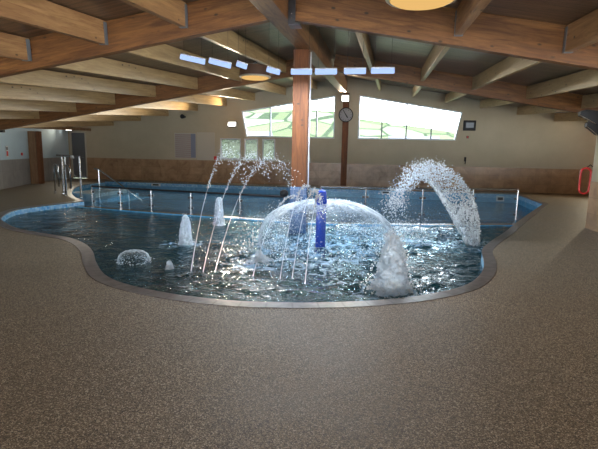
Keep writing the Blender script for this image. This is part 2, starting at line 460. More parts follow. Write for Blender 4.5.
# floor (deck) with the pool cut out
outer = [(-7.2,-5.0), (4.55,-5.0), (4.55,10.6), (13,10.6), (13,20.35), (-14.5,20.35), (-13.66,16.75), (-12.45,13.6), (-7.6,2.0)]
loops = [[Vector((x, y, 0)) for x, y in outer], [Vector((p.x, p.y, 0)) for p in CO]]
flat = [p for l in loops for p in l]
bm = B(); vs = [bm.verts.new(p) for p in flat]
for t in tessellate_polygon(loops): bm.faces.new([vs[i] for i in t])
for f in bm.faces:
    if f.normal.z < 0: f.normal_flip()
obj('floor', bm, M['deck'], kind='structure')
bm = B(); box(bm, -15.5, 14, -6, VB+.3, -1.3, -.90); obj('floor_slab', bm, M['deck'], kind='structure')
# coping
bm = B(); uvl = bm.loops.layers.uv.new('UVMap'); acc = 0; ring = []
for i in range(len(PO)+1):
    a = PO[i % len(PO)]; b = CO[i % len(PO)]
    if i: acc += (a - PO[i-1]).length
    ring.append((bm.verts.new((a.x, a.y, -.02)), bm.verts.new((a.x, a.y, .006)), bm.verts.new((b.x, b.y, .006)), bm.verts.new((b.x, b.y, -.03)), acc))
for r0, r1 in zip(ring, ring[1:]):
    for k in (0, 1, 2):
        f = bm.faces.new((r0[k], r1[k], r1[k+1], r0[k+1]))
        for lp, (u_, v_) in zip(f.loops, ((r0[4],k),(r1[4],k),(r1[4],k+1),(r0[4],k+1))): lp[uvl].uv = (u_, v_)
obj('trim_1', bm, M['coping'], kind='structure')
# basin walls with a mosaic band at the top and the floor
bm = B(); ZB = -.75
ring = [[bm.verts.new((p.x, p.y, z)) for z in (-.02, -.16, ZB)] for p in PO]
for i in range(len(ring)):
    a, b = ring[i-1], ring[i]
    f = bm.faces.new((a[0], b[0], b[1], a[1])); f.material_index = 1
    f = bm.faces.new((a[1], b[1], b[2], a[2])); f.material_index = 0
obj('wall_pool', bm, [M['pooltile'], M['mosaic']], kind='structure')

DIV = [(-7.98,11.45), (-5.6,10.95), (-1.75,10.30), (-1.25,10.30), (1.2,10.75), (3.47,11.46)]
def divv(u):
    for (a, b), (c, d) in zip(DIV, DIV[1:]):
        if a <= u <= c: return b + (d-b)*(u-a)/(c-a)
    return DIV[0][1] if u < 0 else DIV[-1][1]
# split outline into the two basins
iL = min(range(len(PO)), key=lambda i: (PO[i]-Vector(DIV[0])).length)
iR = min(range(len(PO)), key=lambda i: (PO[i]-Vector(DIV[-1])).length)
def arc(i, j):
    r = []
    while True:
        r.append(PO[i]); 
        if i == j: return r
        i = (i+1) % len(PO)
a1 = arc(iR, iL); a2 = arc(iL, iR)
dv = [Vector(p) for p in DIV]
near, far = (a1, a2) if min(p.y for p in a1) < min(p.y for p in a2) else (a2, a1)
def close(a):
    d = dv if (a[-1]-dv[0]).length < (a[-1]-dv[-1]).length else dv[::-1]
    return a + d[1:-1]
near = close(near); far = close(far)
def wave(x, y, amp):
    h = 0
    for (kx, ky, a, ph) in ((3.1,9.5,.30,0), (-5.2,12.5,.25,1.3), (8.5,17,.16,2.1), (2.2,21,.14,.7), (-11,15,.12,4), (17,9,.10,2.6)):
        w = noise.noise(Vector((x*.9, y*.9, ph)))*2.5
        h += a*math.sin(kx*x + ky*y + ph + w)
    h += .55*noise.noise(Vector((x*3.2, y*4.5, 1.7))) + .3*noise.noise(Vector((x*8, y*10, 5)))
    return h*amp
def water(name, poly, z, step, amp, mat, smax, **k):
    pts = [Vector((p.x, p.y)) for p in poly]; n0 = len(pts)
    x0 = min(p.x for p in pts); x1 = max(p.x for p in pts); y0 = min(p.y for p in pts); y1 = max(p.y for p in pts)
    def inside(x, y):
        c = False; j = n0-1
        for i in range(n0):
            a, b = pts[i], pts[j]
            if (a.y > y) != (b.y > y) and x < (b.x-a.x)*(y-a.y)/(b.y-a.y)+a.x: c = not c
            j = i
        return c
    extra = []
    y = y0+step/2; r = 0
    while y < y1:
        st = step * max(1, y/6.5)
        x = x0 + (st/2 if r % 2 else 0)
        while x < x1:
            if inside(x, y): extra.append(Vector((x + random.uniform(-.1,.1)*st, y + random.uniform(-.1,.1)*st)))
            x += st
        y += st*.9; r += 1
    vo, ed, fa, *_ = delaunay_2d_cdt(pts+extra, [(i, (i+1) % n0) for i in range(n0)], [], 1, 1e-4)
    me = bpy.data.meshes.new(name); foam = []; co = []
    for p in vo:
        f = 0
        for (sx, sy, rr) in SPLASH:
            d = math.hypot(p.x-sx, p.y-sy); f += math.exp(-(d/rr)**2)
        f = min(1, f); calm = .45 + .55*min(1, f*1.5)
        calm *= .35 + .65*max(0, min(1, (p.x+4.6)/2.2))
        foam.append(f); co.append((p.x, p.y, z + wave(p.x, p.y, amp*calm)))
    me.from_pydata(co, [], fa)
    at = me.attributes.new('foam', 'FLOAT', 'POINT'); at.data.foreach_set('value', foam)
    for p in me.polygons: p.use_smooth = True
    o = bpy.data.objects.new(name, me); C.objects.link(o); me.materials.append(mat)
    return tag(o, **k)
water('pool_water', near, -.13, .055, .036, M['water_near'], 0, label='dark rippling water of the near splash pool with fountains', cat='water', kind='stuff')
water('pool_water', far, -.34, .12, .010, M['water_far'], 0, label='blue water of the main pool behind the glass balustrade', cat='water', kind='stuff')
bm = B(); vs = [bm.verts.new((p.x, p.y, ZB)) for p in near]; f = bm.faces.new(vs); bmesh.ops.triangulate(bm, faces=[f]); obj('floor_splash_pool', bm, M['poolfloor'], kind='structure')
bm = B(); vs = [bm.verts.new((p.x, p.y, ZB)) for p in far]; f = bm.faces.new(vs); bmesh.ops.triangulate(bm, faces=[f]); obj('floor_main_pool', bm, M['pooltile'], kind='structure')
# divider wall between the two basins
bm = B(); rows = []
for i, p in enumerate(dv):
    d = (dv[min(i+1, len(dv)-1)] - dv[max(i-1, 0)]).normalized(); nn = Vector((-d.y, d.x))*.12
    rows.append([bm.verts.new((p.x-nn.x, p.y-nn.y, ZB)), bm.verts.new((p.x-nn.x, p.y-nn.y, -.10)), bm.verts.new((p.x+nn.x, p.y+nn.y, -.10)), bm.verts.new((p.x+nn.x, p.y+nn.y, ZB))])
for a, b in zip(rows, rows[1:]):
    for i in range(4):
        f = bm.faces.new((a[i], a[(i+1) % 4], b[(i+1) % 4], b[i])); f.material_index = 1 if i == 1 else 0
bm.faces.new(rows[0]); bm.faces.new(rows[-1][::-1])
obj('wall_pool_divider', bm, [M['pooltile'], M['divider']], kind='structure')
# entry steps at the far pool's left end
e = empty('pool_step', (-9.4, 15.3, ZB), label='pale blue tiled entry steps at the left end of the main pool', cat='pool steps')
for k, (x0_, x1_, zt_) in enumerate(((-1.0,.1,.68), (.1,.55,.55), (.55,1.0,.42))):
    bm = B(); box(bm, x0_, x1_, -1.0, 1.1, 0, zt_, .02); obj('tread', bm, M['step_white'] if k == 0 else M['pooltile'], e)

# ------------------------------------------------------------ timber frame
def timber(name, p0, p1, w, h, mat, **k):
    """timber whose underside runs p0 -> p1 (centre line); grain along local x"""
    p0 = Vector(p0); p1 = Vector(p1); d = p1-p0; L = d.length
    bm = B(); box(bm, 0, L, -w/2, w/2, 0, h, .008)
    o = obj(name, bm, mat, **k)
    X = d.normalized(); Y = Vector((0,0,1)).cross(X).normalized(); Zv = X.cross(Y)
    R = Matrix((X, Y, Zv)).transposed().to_4x4(); o.matrix_world = Matrix.Translation(p0) @ R
    return o
ridge = lambda v: 2.96 + .051*v
timber('ridge_beam', (RU, VF+.05, ridge(VF)), (RU, VB-.01, ridge(VB)), .28, .52, M['glulam'], label='long ridge beam running to the clock on the far wall', cat='beam')
FR = [(6.7, .46, .14), (13.35, .46, .14), (0.1, .46, .14)]
def inter_left(v):
    for (a, b), (c, d) in zip(lw, lw[1:]):
        if b <= v <= d: return a + (c-a)*(v-b)/(d-b)
    return lw[-1][0]
for (v, h, w), nm in zip(FR, ('near', 'far', 'overhead')):
    ul = inter_left(v)+.02; ur = 4.53 if v < 10.6 else 12.98
    for side, u0, u1 in (('left', RU-.15, ul), ('right', RU+.15, ur)):
        timber('cross_beam', (u0, v, roofz(u0, v)-h), (u1, v, roofz(u1, v)-h), w, h-.01, M['glulam'],
               label=f'{nm} deep sloping glulam beam on the {side} of the ridge beam', cat='beam', group='sloping cross beams')
# joist hanger shape (child of each near purlin)
def purlin(u, v0, v1, side, row, idx, hang, wd=.095, dep=.335, us=0):
    if u < 0:
        while inter_left(v0) + .12 > u-us: v0 += .1
    z0, z1 = roofz(u-us, v0)-dep, roofz(u, v1)-dep
    words = ['first','second','third','fourth','fifth','sixth','seventh','eighth']
    o = timber('purlin', (u-us, v0, z0), (u, v1, z1), wd, dep-.01, M['near_purlin'] if row == 'near' else M['purlin'],
        label=f'{words[idx]} purlin {side} of the ridge beam in the {row} bay', cat='purlin', group='roof purlins')
    if hang:
        L = math.sqrt((v1-v0)**2+(z1-z0)**2+us*us); bm = B()
        box(bm, L-.08, L-.002, -wd/2-.006, -wd/2+.001, 0, dep-.03); box(bm, L-.08, L-.002, wd/2-.001, wd/2+.006, 0, dep-.03); box(bm, L-.08, L-.002, -wd/2-.006, wd/2+.006, -.006, .001)
        obj('joist_hanger', bm, M['hanger'], o)
rowdef = [('near', .18, 6.62, [-2.77,-4.02,-5.3,-6.6], [1.02,2.37,3.7], True, .16),
          ('middle', 6.78, 13.27, [-2.6,-3.9,-5.22,-6.53,-7.85,-9.16,-10.44], [-.15,1.2,2.54,3.92,5.29,6.65,8.0], False, .2),
          ('far', 13.43, VB-.01, [-2.6,-3.95,-5.34,-6.64,-8.0,-9.4,-10.76,-12.14], [.12,1.49,2.84,4.24,5.69,7.12,8.5,9.9], False, .2)]
for row, v0, v1, Ls, Rs, hg, us in rowdef:
    for i, u in enumerate(Ls): purlin(u, v0, v1, 'left', row, i, hg, us=us)
    for i, u in enumerate(Rs):
        if row == 'middle' and u > 4.3: purlin(u, 10.9, v1, 'right', row, i, hg, us=.1); continue
        purlin(u, v0, v1, 'right', row, i, hg, us=us)
# strap holding the near right cross beam to the ridge beam
e = empty('steel_strap', (RU+.15, 6.58, ridge(6.6)-.10), label='dark steel strap hanging beam end on the ridge beam', cat='bracket')
bm = B(); box(bm, 0, .10, -.015, .0, .04, .42, .002); box(bm, 0, .16, -.015, .22, .02, .05, .002); obj('strap_plate', bm, M['dark_steel'], e)
for zz in (.1, .16):
    bm = B(); lathe(bm, [(.008,-.026), (.008,-.014)], 8, (.05,0,zz), 'Y'); obj('bolt', bm, M['steel'], e)

# central column on its tiled pier
e = empty('roof_column', (-1.46, 9.2, ZB), label='tall reddish timber column standing in the pool under the ridge beam', cat='column')
bm = B(); box(bm, -.15, .15, -.15, .15, .8-ZB, ridge(9.05)-ZB, .008)
o = obj('shaft', bm, M['column'], e)
bm = B(); box(bm, -.17, .17, -.17, .17, 0, .8-ZB, .01); obj('tiled_pier', bm, M['pier'], e, label='dark blue tiled pier')
bm = B(); box(bm, .155, .175, .03, .05, .8-ZB, ridge(9.1)-ZB-.02); obj('side_strip', bm, M['white'], e)  # narrow white strip up the shaft's right side
# timber post by the left wall
e = empty('wall_post', (-13.35, 16.7, 0), rz=.25, label='square timber post standing against the left wall', cat='post')
bm = B(); box(bm, -.22, .06, -.12, .14, 0, roofz(-13.4, 16.7)-.32, .006); obj('shaft', bm, M['post'], e)
bm = B(); box(bm, .07, .2, -.1, .14, 0, roofz(-13.4, 16.7)-.32, .006); obj('side_post', bm, M['column'], e)
timber('eaves_beam', (-13.2, 13.6, 2.12), (-13.3, 20.3, 2.25), .12, .12, M['post'], label='short beam resting on the timber post by the left wall', cat='beam')
# timber post under the clock on the back wall
bm = B(); box(bm, -.13, .13, -.06, 0, 0, ridge(VB), .004)
o = obj('clock_post', bm, M['column'], label='flat timber post on the far wall behind the clock', cat='post'); o.location = (-1.28, VB-.012, 0)

# ------------------------------------------------------------ wall fittings
e = empty('wall_clock', (-1.27, VB-.09, 3.08), label='round dark rimmed clock on the timber post between the big windows', cat='clock')
bm = B(); lathe(bm, [(.29,0), (.31,-.02), (.31,-.05), (.275,-.06), (.275,-.03)], 40, axis='Y'); obj('rim', bm, M['black'], e)
for nm_, L_, a_, w_ in (('hour_hand', .15, 2.55, .022), ('minute_hand', .23, -.55, .014)):
    bm = B(); box(bm, -w_, w_, -.042, -.038, -.03, L_)
    bmesh.ops.rotate(bm, verts=bm.verts, matrix=Matrix.Rotation(a_, 3, 'Y')); obj(nm_, bm, M['black'], e)
bm = B(); lathe(bm, [(.275,-.028), (.27,-.034)], 40, axis='Y')
for k in range(12):
    a_ = k*PI/6; b2 = B(); box(b2, -.008, .008, -.038, -.033, .205, .25, mat=1); bmesh.ops.rotate(b2, verts=b2.verts, matrix=Matrix.Rotation(a_, 3, 'Y'))
    me = bpy.data.meshes.new('t'); b2.to_mesh(me); b2.free(); bm.from_mesh(me); bpy.data.meshes.remove(me)
obj('dial', bm, [M['face'], M['black']], e)
def flood(loc, rx, label, lit, w=.34, h=.26, power=0, up=True):
    e = empty('flood_light', loc, label=label, cat='light', group='wall flood lights')
    bm = B(); box(bm, -.03, .03, -.02, .10, -.05, .05); box(bm, -.012, .012, -.14, 0, -.02, .02); obj('bracket', bm, M['black'], e)
    bm = B(); box(bm, -w/2, w/2, -.05, .03, -h/2, h/2, .012)
    bmesh.ops.rotate(bm, verts=bm.verts, matrix=Matrix.Rotation(rx, 3, 'X')); bmesh.ops.translate(bm, verts=bm.verts, vec=(0,-.16,0)); obj('housing', bm, M['black'], e)
    bm = B(); box(bm, -w/2+.03, w/2-.03, -.056, -.05, -h/2+.03, h/2-.03)
    bmesh.ops.rotate(bm, verts=bm.verts, matrix=Matrix.Rotation(rx, 3, 'X')); bmesh.ops.translate(bm, verts=bm.verts, vec=(0,-.16,0)); obj('lens', bm, M['lens_white'] if lit else M['screen'], e)
    return e
flood((-6.27, VB-.1, 2.61), -.35, 'lit white flood light left of the big window', True, .40, .24)
flood((-1.30, VB-.17, 3.74), .1, 'lit white lamp right above the wall clock', True, .34, .30)
flood((-14.05, VB-.35, 2.32), .3, 'lit flood light above the grey door', True, .36, .18)
for x_, w_ in ((-4.2,'left'), (1.4,'right')):  # unseen lamps added behind the viewer to brighten the near roof
    e = flood((x_, VF+.1, 2.0), .3, f'added unseen flood light on the front wall, {w_} one', True); e.rotation_euler.z = PI
e = empty('spot_light', (-8.58, VB-.02, 2.94), label='small dark unlit spot light on the far wall', cat='light')
bm = B(); lathe(bm, [(.05,0), (.05,-.04), (.02,-.05), (.02,-.14)], 12, axis='Y'); obj('bracket', bm, M['black'], e)
bm = B(); lathe(bm, [(.05,-.13), (.08,-.17), (.10,-.30), (.09,-.31)], 16, axis='Y'); obj('lamp_head', bm, M['black'], e, smooth=False)
e = empty('wall_monitor', (3.84, VB-.02, 2.69), label='small black framed screen right of the big right window', cat='screen')
bm = B(); box(bm, -.25, .25, -.06, 0, -.21, .21, .02); obj('casing', bm, M['black'], e)
bm = B(); box(bm, -.15, .16, -.066, -.061, -.09, .12); obj('screen', bm, M['screen'], e)
e = empty('alarm_button', (3.80, VB-.005, 2.22), label='tiny red round button below the black wall screen', cat='button')
bm = B(); box(bm, -.05, .05, -.03, 0, -.05, .05, .006); obj('back_box', bm, M['brown'], e); bm = B(); lathe(bm, [(.03,-.03), (.03,-.045)], 14, axis='Y'); obj('button', bm, M['red'], e)
e = empty('wall_hook', (3.77, VB-.014, 1.28), label='small black hook on the far wall beside the arching spray', cat='hook')
bm = B(); box(bm, -.04, .04, -.03, 0, -.06, .12, .005); obj('plate', bm, M['black'], e)
bm = B(); tube(bm, [(0,-.03,.0), (0,-.10,-.04), (0,-.12,-.12), (0,-.07,-.16), (0,-.04,-.12)], .018, 8); obj('hook_arm', bm, M['black'], e)
e = empty('striped_board', (-8.55, VB-.005, 1.66), label='pale notice board with fine pink and blue lines on the far wall', cat='notice board')  # pale board with thin level lines
def striped():
    n = NT('lined_sheet'); tc = n.n('ShaderNodeTexCoord'); sp = n.n('ShaderNodeSeparateXYZ', {0: tc.outputs['Object']})
    st = n.math('LESS_THAN', n.math('FRACT', n.math('MULTIPLY', sp.outputs['Z'], 11.0)), .4)
    c = n.mix(st, (.46,.43,.37), (.38,.24,.24)); rt_ = n.math('GREATER_THAN', sp.outputs['X'], .24); c = n.mix(rt_, c, (.24,.26,.34))
    n.bsdf(c, .5); return n.m
bm = B(); box(bm, -.55, .5, -.02, 0, -.58, .56, .003); obj('board', bm, M['cream'], e)
bm = B(); box(bm, -.52, .47, -.024, -.0205, -.55, .53); obj('lined_face', bm, striped(), e)
bm = B(); box(bm, -.42, .42, -.02, 0, -.62, .62, .003); o = obj('blank_panel', bm, M['cream'], label='blank beige panel on the wall right of the notice board', cat='panel'); o.location = (-7.6, VB-.003, 1.64)
bm = B(); box(bm, -.06, .06, -.04, 0, -.08, .08, .01); o = obj('call_point', bm, M['red'], label='small red call point on the far wall left of the low windows', cat='alarm box'); o.location = (-7.15, VB-.004, 1.12)
# items on the left wall
def on_left(v, off=.02):
    u = inter_left(v); 
    for (a, b), (c, d) in zip(lw, lw[1:]):
        if b <= v <= d: ang = math.atan2(d-b, c-a)
    return (u+off, v), ang
(p, ang) = on_left(14.6)
e = empty('wall_sign', (p[0], p[1], 1.28), rz=ang+PI, label='small white and red safety sign on the pale blue left wall', cat='sign')
bm = B(); box(bm, -.09, .09, .0, .01, -.18, .20); obj('plate', bm, M['white'], e)
bm = B(); box(bm, -.07, .07, .0105, .014, -.15, .02); obj('red_field', bm, M['red'], e)
bm = B(); box(bm, -.07, .07, .0105, .014, .06, .16); obj('grey_field', bm, M['door'], e)
(p, ang) = on_left(14.2)
bm = B(); box(bm, -.06, .06, .0, .03, -.05, .05, .005); o = obj('alarm_point', bm, M['red'], label='small red box on the left wall beside the safety sign', cat='alarm box'); o.location = (p[0], 15.1, 1.20); o.rotation_euler.z = ang+PI
(p, ang) = on_left(13.95)
e = empty('wall_speaker', (p[0], p[1], 2.02), rz=ang+PI, label='small black speaker high on the left wall', cat='speaker')
bm = B(); box(bm, -.03, .03, -.01, .08, -.03, .03); obj('bracket', bm, M['black'], e)
bm = B(); box(bm, -.10, .10, .08, .22, -.09, .09, .02); obj('cabinet', bm, M['black'], e)
# right wall: pair of black lamp heads and a red rescue ring
for k, (v, z, L_) in enumerate(((10.25, 2.295, .5), (10.28, 2.079, .34))):
    e = empty('angled_lamp', (4.53, v, z), label=('upper, larger' if k == 0 else 'lower, smaller')+' black blade shaped lamp on the right wall', cat='light', group='black lamps on the right wall')
    bm = B(); tube(bm, [(0,0,-.12), (-.08,0,-.1)], .02, 8); obj('bracket', bm, M['black'], e)
    bm = B()
    prof = [(-L_,.02,.10), (-L_*.8,-.02,.14), (-L_*.4,-.13,.12), (-.02,-.16,.08)]
    rows = [[bm.verts.new((x, y_, z_)) for (y_, z_) in ((-.06, a), (.06, a), (.06, b), (-.06, b))] for x, a, b in prof]
    for a, b in zip(rows, rows[1:]):
        for i in range(4): bm.faces.new((a[i], a[(i+1) % 4], b[(i+1) % 4], b[i]))
    bm.faces.new(rows[0]); bm.faces.new(rows[-1][::-1]); obj('housing', bm, M['black'], e)
    bm = B(); tube(bm, [(-L_-.005,-.065,.02), (-L_*.8,-.065,-.03), (-L_*.4,-.065,-.14)], .010, 8); obj('edge_strip', bm, M['chrome'], e, label='bright chrome edge')
e = empty('rescue_ring', (4.46, 10.68, 1.0), label='long red rescue ring hanging at the end of the right wall', cat='rescue ring')
bm = B(); pts = []
for k in range(28):
    a_ = 2*PI*k/28; pts.append((.10*math.cos(a_), 0, (.17 if math.sin(a_) > 0 else -.17) + .10*math.sin(a_) if abs(math.sin(a_)) > 1e-6 else .0))
tube(bm, pts, .022, 10, closed=True); obj('ring', bm, M['red'], e, smooth=True)
bm = B(); tube(bm, [(0,0,.28), (.06,-.03,.34), (.09,-.07,.30)], .012, 8); obj('hook', bm, M['black'], e)

# ------------------------------------------------------------ hanging lamps, reflected strips
def pendant(loc, r, label, drop_):
    drop_ = drop_
    e = empty('pendant_lamp', loc, label=label, cat='lamp', group='round amber pendant lamps')
    bm = B(); lathe(bm, [(r*.97,.0), (r,.015), (r,.16), (r*.98,.24), (.05,.26)], 40); obj('drum_housing', bm, M['brown'], e)
    bm = B(); lathe(bm, [(r*1.02,-.004), (r*1.06,.006), (r*1.06,.022), (r*1.01,.03)], 40); obj('rim', bm, M['cream'], e)
    bm = B(); lathe(bm, [(r*.4,-.035), (r*.82,-.028), (r*.93,-.008), (r*.95,.004)], 40); obj('diffuser', bm, M['amber'], e, smooth=True)
    bm = B(); tube(bm, [(0,0,.2), (0,0,drop_)], .012, 8); obj('hanging_rod', bm, M['dark_steel'], e)
    bm = B(); lathe(bm, [(.05,drop_-.03), (.05,drop_)], 14); obj('ceiling_rose', bm, M['dark_steel'], e)
pendant((0.401, 5.0, 3.02), .34, 'large round amber pendant lamp at the top edge right of centre', roofz((0.401, 5.0, 3.02)[0], (0.401, 5.0, 3.02)[1])-(0.401, 5.0, 3.02)[2])
pendant((-2.739, 10.5, 3.129), .34, 'smaller round amber pendant lamp left of the column', roofz((-2.739, 10.5, 3.129)[0], (-2.739, 10.5, 3.129)[1])-.34-(-2.739, 10.5, 3.129)[2])
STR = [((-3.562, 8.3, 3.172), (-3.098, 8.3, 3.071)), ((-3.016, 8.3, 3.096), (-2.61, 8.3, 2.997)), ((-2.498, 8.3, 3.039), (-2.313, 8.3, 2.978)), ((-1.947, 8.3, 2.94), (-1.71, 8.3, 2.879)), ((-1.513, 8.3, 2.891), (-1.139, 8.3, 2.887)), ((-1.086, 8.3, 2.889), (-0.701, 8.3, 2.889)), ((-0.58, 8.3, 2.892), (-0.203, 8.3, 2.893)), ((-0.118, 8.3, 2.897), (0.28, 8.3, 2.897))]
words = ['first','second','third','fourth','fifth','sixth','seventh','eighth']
for i, (a, b) in enumerate(STR):  # reflections of lights in glass, modelled as added hanging strips
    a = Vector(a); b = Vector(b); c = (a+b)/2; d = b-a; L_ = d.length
    e = empty('strip_reflection', c, rz=math.atan2(d.y, d.x), label=f'{words[i]} from left of the short bluish strips added for reflections in glass', cat='light reflection', group='row of reflected light strips')
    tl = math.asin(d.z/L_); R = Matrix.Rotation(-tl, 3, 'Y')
    bm = B(); box(bm, -L_/2, L_/2, -.02, .02, .025, .05, .004); bmesh.ops.rotate(bm, verts=bm.verts, matrix=R); obj('strip_body', bm, M['white'], e)
    bm = B(); box(bm, -L_/2, L_/2, -.028, .028, -.055, .03, .012); bmesh.ops.rotate(bm, verts=bm.verts, matrix=R); obj('reflected_glow', bm, M['strip'], e)
    lt = light('AREA', 'spray_fill', c + Vector((0,0,-.065)), 12, (.72,.84,1), shape='RECTANGLE', size=L_, size_y=.05); lt.rotation_euler = (0, 0, math.atan2(d.y, d.x))  # added lamp under each strip, brightens spray and water
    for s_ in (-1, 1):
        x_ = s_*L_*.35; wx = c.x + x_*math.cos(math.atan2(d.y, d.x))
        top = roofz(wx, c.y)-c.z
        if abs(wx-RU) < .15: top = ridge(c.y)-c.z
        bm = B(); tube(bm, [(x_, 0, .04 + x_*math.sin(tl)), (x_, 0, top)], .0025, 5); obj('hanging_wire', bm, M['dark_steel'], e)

# ------------------------------------------------------------ balustrades
def balustrade(pts, z0, z1, label, name='glass_balustrade', cap=None, split=()):
    base = Vector((*pts[0], z0)); e = empty(name, base, label=label, cat='balustrade', group='glass balustrades on the pool divider')
    P = [Vector((x, y, 0)) - Vector((pts[0][0], pts[0][1], 0)) for x, y in pts]; h = z1-z0
    for k, p in enumerate(P):
        bm = B(); tube(bm, [p, p+Vector((0,0,h-.015))], .022, 12)
        lathe(bm, [(.05,0), (.05,.012), (.024,.016)], 14, p)
        po = obj('post', bm, M['steel'], e)
        for zz in (h*.28, h*.74):
            d = (P[min(k+1, len(P)-1)] - P[max(k-1, 0)]).normalized()
            for s_ in (-1, 1):
                if (k == 0 and s_ < 0) or (k == len(P)-1 and s_ > 0): continue
                q = p + d*s_*.045 + Vector((0,0,zz)); bm = B(); box(bm, q.x-.03, q.x+.03, q.y-.02, q.y+.02, q.z-.025, q.z+.025, .006); obj('glass_clamp', bm, M['dark_steel'], po)
    bm = B(); tube(bm, [p+Vector((0,0,h)) for p in P], .024, 12); obj('handrail', bm, M['steel'] if 'tall' in label else M['dark_steel'], e)
    for a, b in zip(P, P[1:]):
        d = (b-a).normalized(); n_ = Vector((-d.y, d.x, 0))*.006
        a2, b2 = a+d*.05, b-d*.05; bm = B()
        q = [bm.verts.new(x) for z in (h*.12, h*.90) for x in (a2-n_+Vector((0,0,z)), b2-n_+Vector((0,0,z)), b2+n_+Vector((0,0,z)), a2+n_+Vector((0,0,z)))]
        for f in ((0,1,2,3),(4,5,6,7),(0,1,5,4),(1,2,6,5),(2,3,7,6),(3,0,4,7)): bm.faces.new([q[i] for i in f])
        obj('glass_panel', bm, M['rail_glass'], e)
    return e
DP = lambda u: (u, divv(u))
e = balustrade([DP(u) for u in (-7.46,-6.53,-5.56,-4.42,-3.1,-2.0)], -.10, .46, 'low glass balustrade left of the central column')
bm = B(); lathe(bm, [(.03,0), (.085,.02), (.10,.08), (.085,.14), (.03,.16)], 16); o = obj('post_cap', bm, M['black'], e, label='round black cap on the end post'); o.location = (5.46, divv(-2.0)-divv(-7.46), .46+.10)
balustrade([DP(u) for u in (-1.15,-.15,1.13,2.3,3.36)], -.10, .72, 'tall glass balustrade right of the central column')
# stair handrail at the main pool
e = empty('stair_handrail', ((-8.041, 12.6)[0], (-8.041, 12.6)[1], -.5), label='sloping steel handrail going down into the main pool', cat='handrail')
o0 = Vector(((-8.041, 12.6)[0], (-8.041, 12.6)[1], -.5)); q = [Vector(p)-o0 for p in [(-8.189, 12.6, 0.874), (-8.041, 12.6, 0.857), (-7.532, 12.6, 0.524), (-7.098, 12.6, 0.242), (-6.666, 12.6, -0.069)]]
bm = B(); tube(bm, q, .022, 10); obj('rail', bm, M['steel'], e, smooth=True)
for k, zb in ((1, .15), (3, .1)):
    bm = B(); tube(bm, [(q[k].x, q[k].y, zb-.2), q[k]], .02, 10); lathe(bm, [(.05,zb-.2), (.05,zb-.18)], 12, (q[k].x, q[k].y, 0)); obj('post', bm, M['steel'], e)
# gate of steel tube on the deck by the steps
g0, g1 = Vector((*(-9.742, 13.31), 0)), Vector((*(-8.613, 12.55), 0)); gd = (g1-g0)
e = empty('pool_gate', g0, label='steel tube gate frame standing on the deck in front of the grey door', cat='gate')
for nm_, p_ in (('post', Vector((0,0,0))), ('post', gd)):
    bm = B(); tube(bm, [p_, p_+Vector((0,0,1.221))], .032, 12); lathe(bm, [(.08,0), (.08,.02)], 14, p_); po = obj(nm_, bm, M['steel'], e)
bm = B(); tube(bm, [gd*.17, gd*.17+Vector((0,0,1.221-.02))], .018, 10); obj('inner_post', bm, M['steel'], e)
bm = B(); tube(bm, [gd*-.3+Vector((0,0,1.221)), gd+Vector((0,0,1.221))], .03, 10); obj('top_rail', bm, M['dark_steel'], e)
s_ = gd*.68+Vector((0,-.05,1.221-.02))
bm = B(); box(bm, s_.x-.06, s_.x+.06, s_.y-.01, s_.y, s_.z-.05, s_.z+.04); obj('label_plate', bm, M['white'], e)
for k, (f0, wdt) in enumerate(((-.22, .35), (.42, .42))):
    a_ = g0 + gd*f0 + Vector((-.06,-.16,0)); e = empty('grab_rail', a_, rz=math.atan2(gd.y, gd.x), label=('left' if k == 0 else 'right')+' curved steel grab rail on the deck beside the gate posts', cat='grab rail', group='curved grab rails')
    bm = B(); pts = [(0,0,.08), (0,0,.8)] + [(wdt/2-wdt/2*math.cos(t), 0, .8+.16*math.sin(t)) for t in [PI*i/10 for i in range(1,10)]] + [(wdt,0,.8), (wdt,0,.25)]
    tube(bm, pts, .024, 10); obj('bent_tube', bm, M['steel'], e, smooth=True)
    bm = B(); lathe(bm, [(.06,.0), (.06,.02), (.03,.03), (.03,.09)], 12); obj('foot_flange', bm, M['steel'], e)
# skimmers / inlets on the pool wall
def skimmer(loc, rz, w, h, label):
    e = empty('pool_skimmer', loc, rz=rz, label=label, cat='skimmer', group='white skimmers in the main pool wall')
    bm = B(); box(bm, -w/2, w/2, -.03, 0, -h/2, h/2, .006); obj('frame', bm, M['white'], e)
    bm = B(); box(bm, -w*.32, w*.32, -.034, -.0305, -h*.22, h*.3); obj('opening', bm, M['black'], e)
for s in [((-9.506, 19.19, -0.1), 0.0, 0.42, 0.12, 'white skimmer at the left of the far pool wall'), ((0.549, 19.19, -0.1), 0.0, 0.4, 0.12, 'white skimmer in the far pool wall behind the arching spray'), ((5.0, 19.19, -0.2), 0.0, 0.3, 0.2, 'white square inlet at the right end of the main pool wall')]: skimmer(*s)

# ------------------------------------------------------------ fountains
# blue pole
bp = (-.85, 7.77)
e = empty('fountain_pole', (bp[0], bp[1], -.3), label='upright royal blue pole in the splash pool', cat='pole')
bm = B(); r = .085
prof = [(r,0), (r, 1.158-.06)] + [(r*math.cos(t), 1.158-.06+r*.8*math.sin(t)) for t in [PI/2*i/5 for i in range(1,5)]] + [(.01, 1.158-.06+r*.8)]
lathe(bm, prof, 24); obj('shaft', bm, M['bluep'], e, smooth=True)
bm = B(); lathe(bm, [(r*1.02,1.158-.22), (r*1.1,1.158-.21), (r*1.1,1.158-.17), (r*1.02,1.158-.16)], 24); obj('collar', bm, M['bluep'], e)
